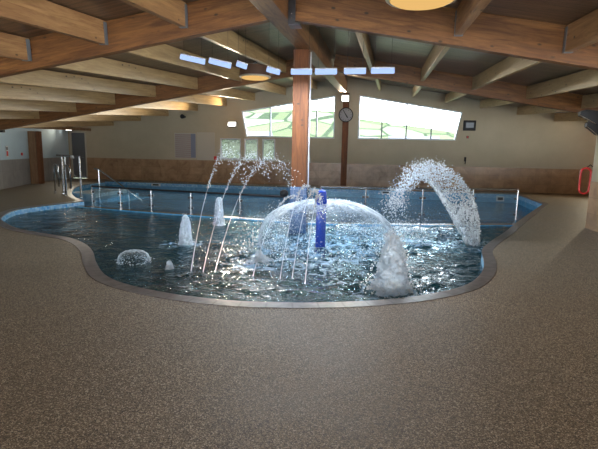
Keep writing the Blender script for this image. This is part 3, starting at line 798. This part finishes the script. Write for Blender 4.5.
# water bell around it
dc = Vector(((-.80,8.15,0)))
e = empty('water_bell', (dc.x, dc.y, -.13), label='wide clear dome of falling water behind the blue pole', cat='water fountain')
bm = B(); nr, ns = 26, 96; rings = []
for i in range(nr+1):
    t = i/nr; R_ = .10 + (1.16-.10)*(math.sin(t*PI/2)**.85 if t < 1 else 1)*1.0
    R_ = .06 + 1.16*math.sin(t*PI*.5)**.9; z = .78*(math.cos(t*PI*.5))**.85
    ring = []
    for k in range(ns):
        a_ = 2*PI*k/ns; nz = noise.noise(Vector((math.cos(a_)*4, math.sin(a_)*4, t*2)))
        rr = R_*(1+.05*nz*t) + .01*noise.noise(Vector((math.cos(a_)*20, math.sin(a_)*20, t*9)))
        ring.append(bm.verts.new((rr*math.cos(a_), rr*math.sin(a_), max(0, z + .03*nz*(1-t)))))
    rings.append(ring)
for a, b in zip(rings, rings[1:]):
    for k in range(ns): bm.faces.new((a[k], a[(k+1) % ns], b[(k+1) % ns], b[k]))
obj('water_film', bm, M['dome'], e, smooth=True)
bm = B()
for _ in range(900):
    t = random.random()**.6; a_ = random.uniform(0, 2*PI)
    if abs(a_-1.5*PI) < .35 and random.random() < .85: continue
    R_ = 1.16*math.sin(t*PI*.5)**.9*random.uniform(.97,1.08); z = .78*(math.cos(t*PI*.5))**.85
    drop(bm, (R_*math.cos(a_), R_*math.sin(a_), max(.01, z+random.uniform(-.03,.05))), random.uniform(.004,.010))
obj('droplets', bm, M['drops'], e, kind='stuff')
bm = B()
for _ in range(700):
    a_ = random.uniform(0, 2*PI); R_ = 1.16*random.gauss(1,.12); drop(bm, (R_*math.cos(a_), R_*math.sin(a_), abs(random.gauss(0,.09))), random.uniform(.004,.011))
obj('splash_drops', bm, M['drops'], e, kind='stuff')

def geyser(name, loc, R0, Ht, label, lean=0, jag=.25, drops_n=250, pw=.75):
    e = empty(name, (*loc, -.15), label=label, cat='water fountain', group='bubbling water spouts')
    bm = B(); nr, ns = 60, 56; rings = []
    for i in range(nr+1):
        t = i/nr; R_ = R0*((1-t)**pw)*(1.0+.06*math.exp(-t*14)) + .010
        ring = []
        for k in range(ns):
            a_ = 2*PI*k/ns; p = Vector((math.cos(a_)*1.6, math.sin(a_)*1.6, t*Ht*5+loc[0]*7))
            n1 = noise.noise(p*1.2)*.7 + noise.noise(p*3)*.8 + noise.noise(p*7)*.6 + noise.noise(p*15)*.45
            rr = R_*(1+jag*n1)
            ring.append(bm.verts.new((rr*math.cos(a_)+lean*t*Ht, rr*math.sin(a_), t*Ht + .02*n1)))
        rings.append(ring)
    for a, b in zip(rings, rings[1:]):
        for k in range(ns): bm.faces.new((a[k], a[(k+1) % ns], b[(k+1) % ns], b[k]))
    bm.faces.new(rings[-1])
    obj('water_column', bm, M['foamcone'], e, smooth=True)
    bm = B()
    for _ in range(drops_n):
        t = random.random(); a_ = random.uniform(0, 2*PI); R_ = (R0*(1-t)**pw+.02)*random.uniform(.9,1.5)
        if random.random() < .35: t *= .12; R_ = R0*random.uniform(1,1.9)
        drop(bm, (R_*math.cos(a_)+lean*t*Ht, R_*math.sin(a_), .02+t*Ht*1.05), random.uniform(.004,.011)*min(1, R0*6))
    obj('droplets', bm, M['drops'], e, kind='stuff')
geyser('bubble_jet', (.27,5.45), .20, .70, 'large white foaming cone of water at the near edge', drops_n=600, pw=.5, jag=.32)
geyser('bubble_jet', (-3.16,7.43), .105, .52, 'slim white water spout left of the thin jets', jag=.3, pw=.45, drops_n=160)
geyser('bubble_jet', (-3.30,9.6), .10, .62, 'small distant water spout beside the left balustrade', jag=.35, pw=.35, drops_n=120)
geyser('bubble_jet', (-1.62,6.5), .15, .16, 'low bubbling swell of water between the jets and the dome', jag=.5, drops_n=300, pw=1.6)
geyser('bubble_jet', (-2.70,5.78), .045, .13, 'tiny splash by the feet of the left thin jets', jag=.4, pw=.5, drops_n=60)
# small clear dome
e = empty('bubble_dome', (-3.36, 6.03, -.13), label='small clear glassy water dome near the left pool edge', cat='water fountain')
bm = B(); rings = []
for i in range(15):
    t = i/14; R_ = .02+.20*math.sin(t*PI*.5)**.8; z = .17*math.cos(t*PI*.5)**.7
    rings.append([bm.verts.new((R_*(1+.06*noise.noise(Vector((math.cos(2*PI*k/48)*3, math.sin(2*PI*k/48)*3, t*2))))*math.cos(2*PI*k/48), R_*math.sin(2*PI*k/48), max(0, z + .012*noise.noise(Vector((k*.7, t*5, 3)))))) for k in range(48)])
for a, b in zip(rings, rings[1:]):
    for k in range(48): bm.faces.new((a[k], a[(k+1) % 48], b[(k+1) % 48], b[k]))
bm.faces.new(rings[0]); obj('water_film', bm, M['dome'], e, smooth=True)
bm = B()
for _ in range(160):
    a_ = random.uniform(0, 2*PI); R_ = random.gauss(.21,.03); drop(bm, (R_*math.cos(a_), R_*math.sin(a_), abs(random.gauss(0,.03))), random.uniform(.004,.009))
obj('droplets', bm, M['drops'], e, kind='stuff')

def jet(base, apex, land_f, label, cont=.45, spread=.02, nd=160, r=.009):
    """thin parabolic jet: continuous stream first, breaking into droplets"""
    b = Vector(base); a = Vector(apex); e = empty('water_jet', b, label=label, cat='water jet', group='thin arching water jets')
    h = a.z-b.z; dxy = Vector((a.x-b.x, a.y-b.y, 0))
    def P(t): return dxy*t + Vector((0,0,h*(1-(1-t)**2)))       # t = 1 at the apex
    n_ = 40; pts = [P(cont*i/n_) + Vector((random.uniform(-1,1),random.uniform(-1,1),0))*.004*(i/n_) for i in range(n_+1)]
    bm = B(); tube(bm, pts, r, 7, radii=[r*(.9+.5*abs(noise.noise(Vector((i*.6, b.x*9, 0))))) for i in range(n_+1)]); obj('stream', bm, M['jet'], e, smooth=True)
    bm = B()
    for k in range(nd):
        t = cont*.8 + (land_f-cont*.8)*random.random(); s_ = spread*(t/land_f)**2
        p = P(t) + Vector((random.gauss(0,s_), random.gauss(0,s_), random.gauss(0,s_)))
        if p.z < 0: continue
        drop(bm, p, random.uniform(.005,.011))
    obj('droplets', bm, M['drops'], e, kind='stuff')
for j in [((-2.378, 5.748, -0.13), (-2.14, 6.648, 1.469), 1.5, 'leftmost of the three tall thin jets on the left', 0.55, 0.1, 260, 0.005), ((-2.203, 5.736, -0.13), (-1.771, 6.636, 1.418), 1.5, 'middle of the three tall thin jets on the left', 0.55, 0.1, 260, 0.005), ((-2.048, 5.773, -0.13), (-1.508, 6.673, 1.365), 1.5, 'rightmost of the three tall thin jets on the left', 0.55, 0.1, 260, 0.005), ((-1.5, 5.696, -0.13), (-1.104, 6.296, 0.883), 1.6, 'first from left of the four thin jets before the dome', 0.8, 0.04, 110, 0.0045), ((-1.126, 5.637, -0.13), (-0.915, 6.237, 1.032), 1.6, 'second from left of the four thin jets before the dome', 0.8, 0.04, 110, 0.0045), ((-0.975, 5.672, -0.13), (-0.794, 6.272, 0.979), 1.6, 'third from left of the four thin jets before the dome', 0.8, 0.04, 110, 0.0045), ((-0.778, 5.486, -0.13), (-0.715, 6.086, 0.916), 1.6, 'fourth from left of the four thin jets before the dome', 0.8, 0.04, 110, 0.0045)]: jet(*j)
# arching fan of water on the right
e = empty('water_arch', (*(1.878, 8.668), -.13), label='tall arching curtain of spray falling at the right of the splash pool', cat='water fountain')
o0 = Vector((*(1.878, 8.668), -.13))
def arcpt(A, Bp, Cp, t):   # quadratic through three points
    return A*((1-t)*(1-2*t)) + Bp*(4*t*(1-t)) + Cp*(t*(2*t-1))
inner = [Vector(p)-o0 for p in [(1.808, 8.668, -0.134), (1.549, 8.668, 0.282), (1.293, 8.668, 0.676), (1.038, 8.768, 0.99), (0.794, 8.868, 1.013), (0.595, 8.968, 0.735), (0.502, 8.968, 0.385)]]; outr = [Vector(p)-o0 for p in [(1.947, 8.668, -0.126), (1.887, 8.668, 0.425), (1.698, 8.668, 0.872), (1.414, 8.768, 1.183), (1.027, 8.868, 1.334), (0.647, 8.968, 1.154), (0.31, 9.068, 0.502)]]
def lerp_poly(P, t):
    t = max(0, min(.9999, t))*(len(P)-1); i = int(t); f = t-i
    p0 = P[max(i-1, 0)]; p1 = P[i]; p2 = P[i+1]; p3 = P[min(i+2, len(P)-1)]
    return .5*((2*p1) + (p2-p0)*f + (2*p0-5*p1+4*p2-p3)*f*f + (3*p1-p0-3*p2+p3)*f**3)
bm = B(); rows = []
for i in range(61):      # the solid sheet: a curved skin with real thickness along its inner edge
    t = i/60*.62; p = lerp_poly(inner, t); w_ = .055*(1-t*.9)+.012
    rows.append((p, w_))
tube(bm, [p for p, w in rows], .05, 14, radii=[w*(1+.3*noise.noise(Vector((k*.4,1,2)))) for k, (p, w) in enumerate(rows)])
obj('inner_stream', bm, M['sheet'], e, smooth=True)
bm = B(); rows = []
for i in range(61):
    t = i/60*.42; p = lerp_poly(outr, t); rows.append((p, .030*(1-t)+.006))
tube(bm, [p for p, w in rows], .03, 10, radii=[w*(1+.4*noise.noise(Vector((k*.5,6,2)))) for k, (p, w) in enumerate(rows)])
obj('outer_stream', bm, M['sheet'], e, smooth=True)
bm = B(); n_ = 50; m_ = 12; g = []
for i in range(n_+1):
    t = i/n_*.30; a_ = lerp_poly(inner, t); b_ = lerp_poly(outr, t*.8); row = []
    for k in range(m_+1):
        p = a_.lerp(b_, k/m_); p = p + Vector((0, .10*math.sin(PI*k/m_) + .03*noise.noise(p*9), 0)); row.append(bm.verts.new(p))
    g.append(row)
for a, b in zip(g, g[1:]):
    for k in range(m_): bm.faces.new((a[k], a[k+1], b[k+1], b[k]))
bmesh.ops.solidify(bm, geom=bm.faces[:], thickness=.01)
obj('water_film', bm, M['sheet'], e, smooth=True)
bm = B()
for _ in range(4300):
    t = random.random()**.85; w_ = random.betavariate(1.1, .8) if t > .4 else (random.betavariate(.5, .45) if random.random() < .8 else random.random())
    p = lerp_poly(inner, t).lerp(lerp_poly(outr, t), w_)
    s_ = .012 + .10*t*t
    p = p + Vector((random.gauss(0,s_), random.gauss(0,.08+.10*t), random.gauss(0,s_)))
    if p.z < .0: p.z = random.uniform(0,.05)
    drop(bm, p, random.uniform(.006,.016)*(1-.2*t))
obj('droplets', bm, M['drops'], e, kind='stuff')
# falling drizzle and churned splash beyond the arch
bm = B()
for _ in range(1500):
    u_ = random.gauss(.35,.55); v_ = random.gauss(9.4,.45); drop(bm, (u_-.3, v_-9, abs(random.gauss(0,.16))), random.uniform(.004,.010))
o = obj('splash_spray', bm, M['drops'], label='low white spray churning on the water before the right balustrade', cat='spray', kind='stuff'); o.location = (.3, 9, -.13)
# drizzle of fine drops falling in the middle, between thin jets and pole
bm = B()
for _ in range(900):
    k = random.random(); u_ = random.gauss(-1.45,.28); v_ = random.uniform(6.2,7.6); drop(bm, (u_+1.5, v_-7, random.random()**1.3*.9*(1-abs(u_+1.45)*.8)), random.uniform(.003,.007))
o = obj('falling_drizzle', bm, M['drops'], label='fine drizzle of drops falling left of the blue pole', cat='spray', kind='stuff'); o.location = (-1.5, 7, -.13)

# ------------------------------------------------------------ outside
def hillmat():
    n = NT('meadow_fields'); v = n.co((1,1.0,1)); 
    vor = n.n('ShaderNodeTexVoronoi', {'Vector': n.co((.055,.026,0)), 'Scale': 1.0}, feature='DISTANCE_TO_EDGE').outputs['Distance']
    cl = n.n('ShaderNodeTexVoronoi', {'Vector': n.co((.055,.026,0)), 'Scale': 1.0}).outputs['Color']
    s = n.n('ShaderNodeSeparateColor', {0: cl}).outputs[0]
    c = n.ramp(s, [(0, (.050,.062,.030)), (.5, (.068,.078,.042)), (1, (.095,.098,.068))])
    wob = n.noise(v, .15, 3)
    k = n.math('LESS_THAN', n.math('ADD', vor, n.math('MULTIPLY', wob, -.03)), .022)
    c = n.mix(k, c, (.026,.034,.020))
    n.bsdf(c, .9, **{'Specular IOR Level': 0.0}); return n.m
bm = B(); NX, NY = 60, 40; g = []
def hz(x, y):
    t = max(0, min(1, (y-90)/260)); t = t*t*(3-2*t)
    crest = 28 if x < -28 else 28 - .3*(x+28) if x < -8 else 22 - .14*(x+8)
    crest = max(5, crest) + 2*noise.noise(Vector((x*.02, 3, 0)))
    return -1.0 + (max(0, y-24)*.012) + t*crest + .8*noise.noise(Vector((x*.03, y*.03, 0)))*min(1, max(0, y-30)/60)
for j in range(NY+1):
    y = 22 + (j/NY)**1.6*400
    g.append([bm.verts.new((x, y, hz(x, y))) for x in [-260 + 520*i/NX for i in range(NX+1)]])
for a, b in zip(g, g[1:]):
    for k in range(NX): bm.faces.new((a[k], a[k+1], b[k+1], b[k]))
obj('hillside', bm, hillmat(), smooth=True, label='green hillside of hedged fields seen through the big windows', cat='hill', kind='structure')
M['leaf'] = plaster('tree_leaf', (.012,.020,.009), (.035,.05,.022)); M['bark'] = plain('bark', (.08,.05,.03), .9)
M['render'] = plaster('house_render', (.14,.13,.12), (.17,.16,.15)); M['slate'] = plain('slate', (.04,.04,.045), .7)
def tree(x, y, r, h, label):
    z = hz(x, y)-.2; e = empty('hedge_tree', (x, y, z), label=label, cat='tree', group='trees below the hillside')
    bm = B(); tube(bm, [(0,0,0), (.1,0,h*.6)], .2, 7, radii=[.25,.14]); obj('trunk', bm, M['bark'], e)
    bm = B(); bmesh.ops.create_icosphere(bm, subdivisions=4, radius=1)
    for v_ in bm.verts:
        n1 = noise.noise(v_.co*2.2+Vector((x,y,0)))*.5 + noise.noise(v_.co*6+Vector((x,0,0)))*.22
        v_.co = Vector((v_.co.x*r, v_.co.y*r, v_.co.z*h*.42))*(1+n1) + Vector((0,0,h*.6))
    obj('crown', bm, M['leaf'], e, smooth=True)
TR = [(-27,92,2.6,3.8), (-20,98,2.4,3.4), (-14.5,86,2.6,3.8), (-9,94,2.4,3.6), (.5,88,2.4,3.6), (11,104,2.4,3.6), (15.5,92,2.4,3.8)]
pl = ['leftmost','second from left','third from left','fourth from left','fourth from right','second from right','rightmost']
pl = ['leftmost','second','third','fourth','fifth','sixth','seventh']
for (x, y, r_, h_), w_ in zip(TR, pl): tree(x, y, r_, h_, f'{w_} from left of the dark bushy trees outside the big windows' if w_ != 'leftmost' else 'leftmost of the dark bushy trees outside the big windows')
def house(x, y, w, d, h, label):
    e = empty('distant_house', (x, y, hz(x, y)-.3), label=label, cat='house', group='distant houses')
    bm = B(); box(bm, -w/2, w/2, -d/2, d/2, 0, h); obj('walls', bm, M['render'], e)
    bm = B(); q = [bm.verts.new(p) for p in ((-w/2-.2,-d/2-.3,h),(w/2+.2,-d/2-.3,h),(w/2+.2,d/2+.3,h),(-w/2-.2,d/2+.3,h),(-w/2-.2,0,h+2),(w/2+.2,0,h+2))]
    for f in ((0,1,5,4),(2,3,4,5),(0,4,3),(1,2,5),(0,3,2,1)): bm.faces.new([q[i] for i in f])
    obj('roof', bm, M['slate'], e)
house(-21.5, 80, 7, 6, 3.4, 'pale house with slate roof at the lower left of the left window')
house(-3.2, 108, 7, 6, 3.2, 'pale house with slate roof outside near the wall between the windows')
house(6.5, 82, 8, 6, 3.0, 'pale house with slate roof at the bottom of the right window')
# shrubs outside the low windows
for k, x in enumerate((-8.4,-7.6,-6.9,-6.2)):
    bm = B(); bmesh.ops.create_icosphere(bm, subdivisions=4, radius=1)
    for v_ in bm.verts:
        n1 = noise.noise(v_.co*3+Vector((x,0,0)))*.4 + noise.noise(v_.co*9)*.25; v_.co = Vector((v_.co.x*.27, v_.co.y*.4, v_.co.z*1.3))*(1+n1) + Vector((0,0,1.1))
    o = obj('garden_shrub', bm, M['leaf'], smooth=True, label='leafy shrub outside the low windows on the far wall', cat='shrub', group='shrubs outside the low windows'); o.location = (x, 22.9, -1.0)
bm = B(); box(bm, -60, 60, VB+.35, 24, -1.3, -1.0); obj('ground', bm, M['leaf'], kind='structure')

# ------------------------------------------------------------ light
w = bpy.data.worlds.new('World'); sc.world = w; w.use_nodes = True; nt = w.node_tree; nt.nodes.clear()
bg = nt.nodes.new('ShaderNodeBackground'); ow = nt.nodes.new('ShaderNodeOutputWorld')
tc = nt.nodes.new('ShaderNodeTexCoord'); sp = nt.nodes.new('ShaderNodeSeparateXYZ'); rp = nt.nodes.new('ShaderNodeValToRGB')
nt.links.new(tc.outputs['Generated'], sp.inputs[0]); nt.links.new(sp.outputs['Z'], rp.inputs[0]); nt.links.new(rp.outputs[0], bg.inputs[0]); nt.links.new(bg.outputs[0], ow.inputs[0])
rp.color_ramp.elements[0].color = (.86,.93,1,1); rp.color_ramp.elements[1].color = (.72,.83,1,1); rp.color_ramp.elements[1].position = .7
bg.inputs[1].default_value = 7.5
light('SUN', 'sun', (-40,-10,40), 2, (1,.95,.86), target=(0,60,0), angle=.02)
# daylight entering by the big windows (portals)
for (x, z, sx, sy) in ((-3.8,2.95,4.1,1.8), (1.35,2.95,4.2,1.8)):
    o = light('AREA', 'window_portal', (x, VB+.32, z), 1, shape='RECTANGLE', size=sx, size_y=sy); o.rotation_euler = (-PI/2, 0, 0)
    o.data.cycles.is_portal = True
for a, b in ((-6.6,-2.2), (-1.6,3.9)):  # portals at the unseen openings added behind the viewer
    o = light('AREA', 'front_portal', ((a+b)/2, VF-.3, (1.0+2.15)/2), 1, shape='RECTANGLE', size=b-a, size_y=2.15-1.0); o.rotation_euler = (PI/2, 0, 0)
    o.data.cycles.is_portal = True
o = light('AREA', 'side_portal', (4.9, (1+9.3)/2, 1.62), 1, shape='RECTANGLE', size=1.25, size_y=9.3-1); o.rotation_euler = (0, PI/2, 0)  # portal at the unseen opening added in the right wall
o.data.cycles.is_portal = True
o = light('AREA', 'side_portal', (7.2, 10.3, 1.37), 1, shape='RECTANGLE', size=4.7, size_y=1.15); o.rotation_euler = (PI/2, 0, 0)  # portal at the added opening in the side wall
o.data.cycles.is_portal = True
# flood lights throw up on to the roof
light('SPOT', 'flood_beam', (-6.27, VB-.45, 2.72), 240, (1,.86,.62), target=(-6.6,17.0,3.6), spot_size=2.4, spot_blend=.8, shadow_soft_size=.12)
light('SPOT', 'flood_beam', (-1.30, VB-.45, 3.78), 240*.5, (1,.88,.66), target=(-1.0,16.0,4.2), spot_size=2.4, spot_blend=.8, shadow_soft_size=.12)
light('SPOT', 'flood_beam', (-13.9, VB-.7, 2.35), 240*.12, (1,.90,.7), target=(-11.5,16.0,2.4), spot_size=2.4, spot_blend=.8, shadow_soft_size=.1)
light('SPOT', 'flood_beam', (9.5, VB-.6, 1.9), 240*.8, (1,.86,.62), target=(6.0,16.0,3.4), spot_size=2.4, spot_blend=.8, shadow_soft_size=.12)  # added unseen lamp, no fixture: brightens the roof on the right
for x_ in (-4.2, 1.4):  # beams of the two lamps added behind the viewer
    light('SPOT', 'flood_beam', (x_, VF+.5, 2.0), 150*(.45 if x_ < 0 else 1.0), (1,.80,.58), target=(x_*.6, 4.5, 3.6), spot_size=1.9, spot_blend=.7, shadow_soft_size=.12)
for p_, en in (((0.401, 5.0, 3.02), 25), ((-2.739, 10.5, 3.129), 25)):
    light('SPOT', 'pendant_glow', (p_[0], p_[1], p_[2]-.06), en, (1,.72,.40), target=(p_[0], p_[1], 0), spot_size=2.7, spot_blend=.9, shadow_soft_size=.2)


# ------------------------------------------------------------ camera
cam = bpy.data.cameras.new('camera'); co_ = bpy.data.objects.new('camera', cam); C.objects.link(co_)
cam.sensor_fit = 'HORIZONTAL'; cam.sensor_width = 36; cam.lens = 460/598*36; cam.clip_end = 1000; cam.clip_start = .05
X_ = Vector((0.98699, 0.159538, 0.019948)); Y_ = Vector((-0.044529, 0.152027, 0.987373)); Z_ = X_.cross(Y_)
co_.matrix_world = Matrix.Translation((0,0,1.5)) @ Matrix((X_, Y_, Z_)).transposed().to_4x4()
sc.camera = co_
sc.view_settings.view_transform = 'Standard'; sc.view_settings.look = 'None'; sc.view_settings.gamma = 1
sc.view_settings.use_curve_mapping = False; sc.view_settings.exposure = 1.5
sc.cycles.transparent_max_bounces = 24; sc.cycles.max_bounces = 8
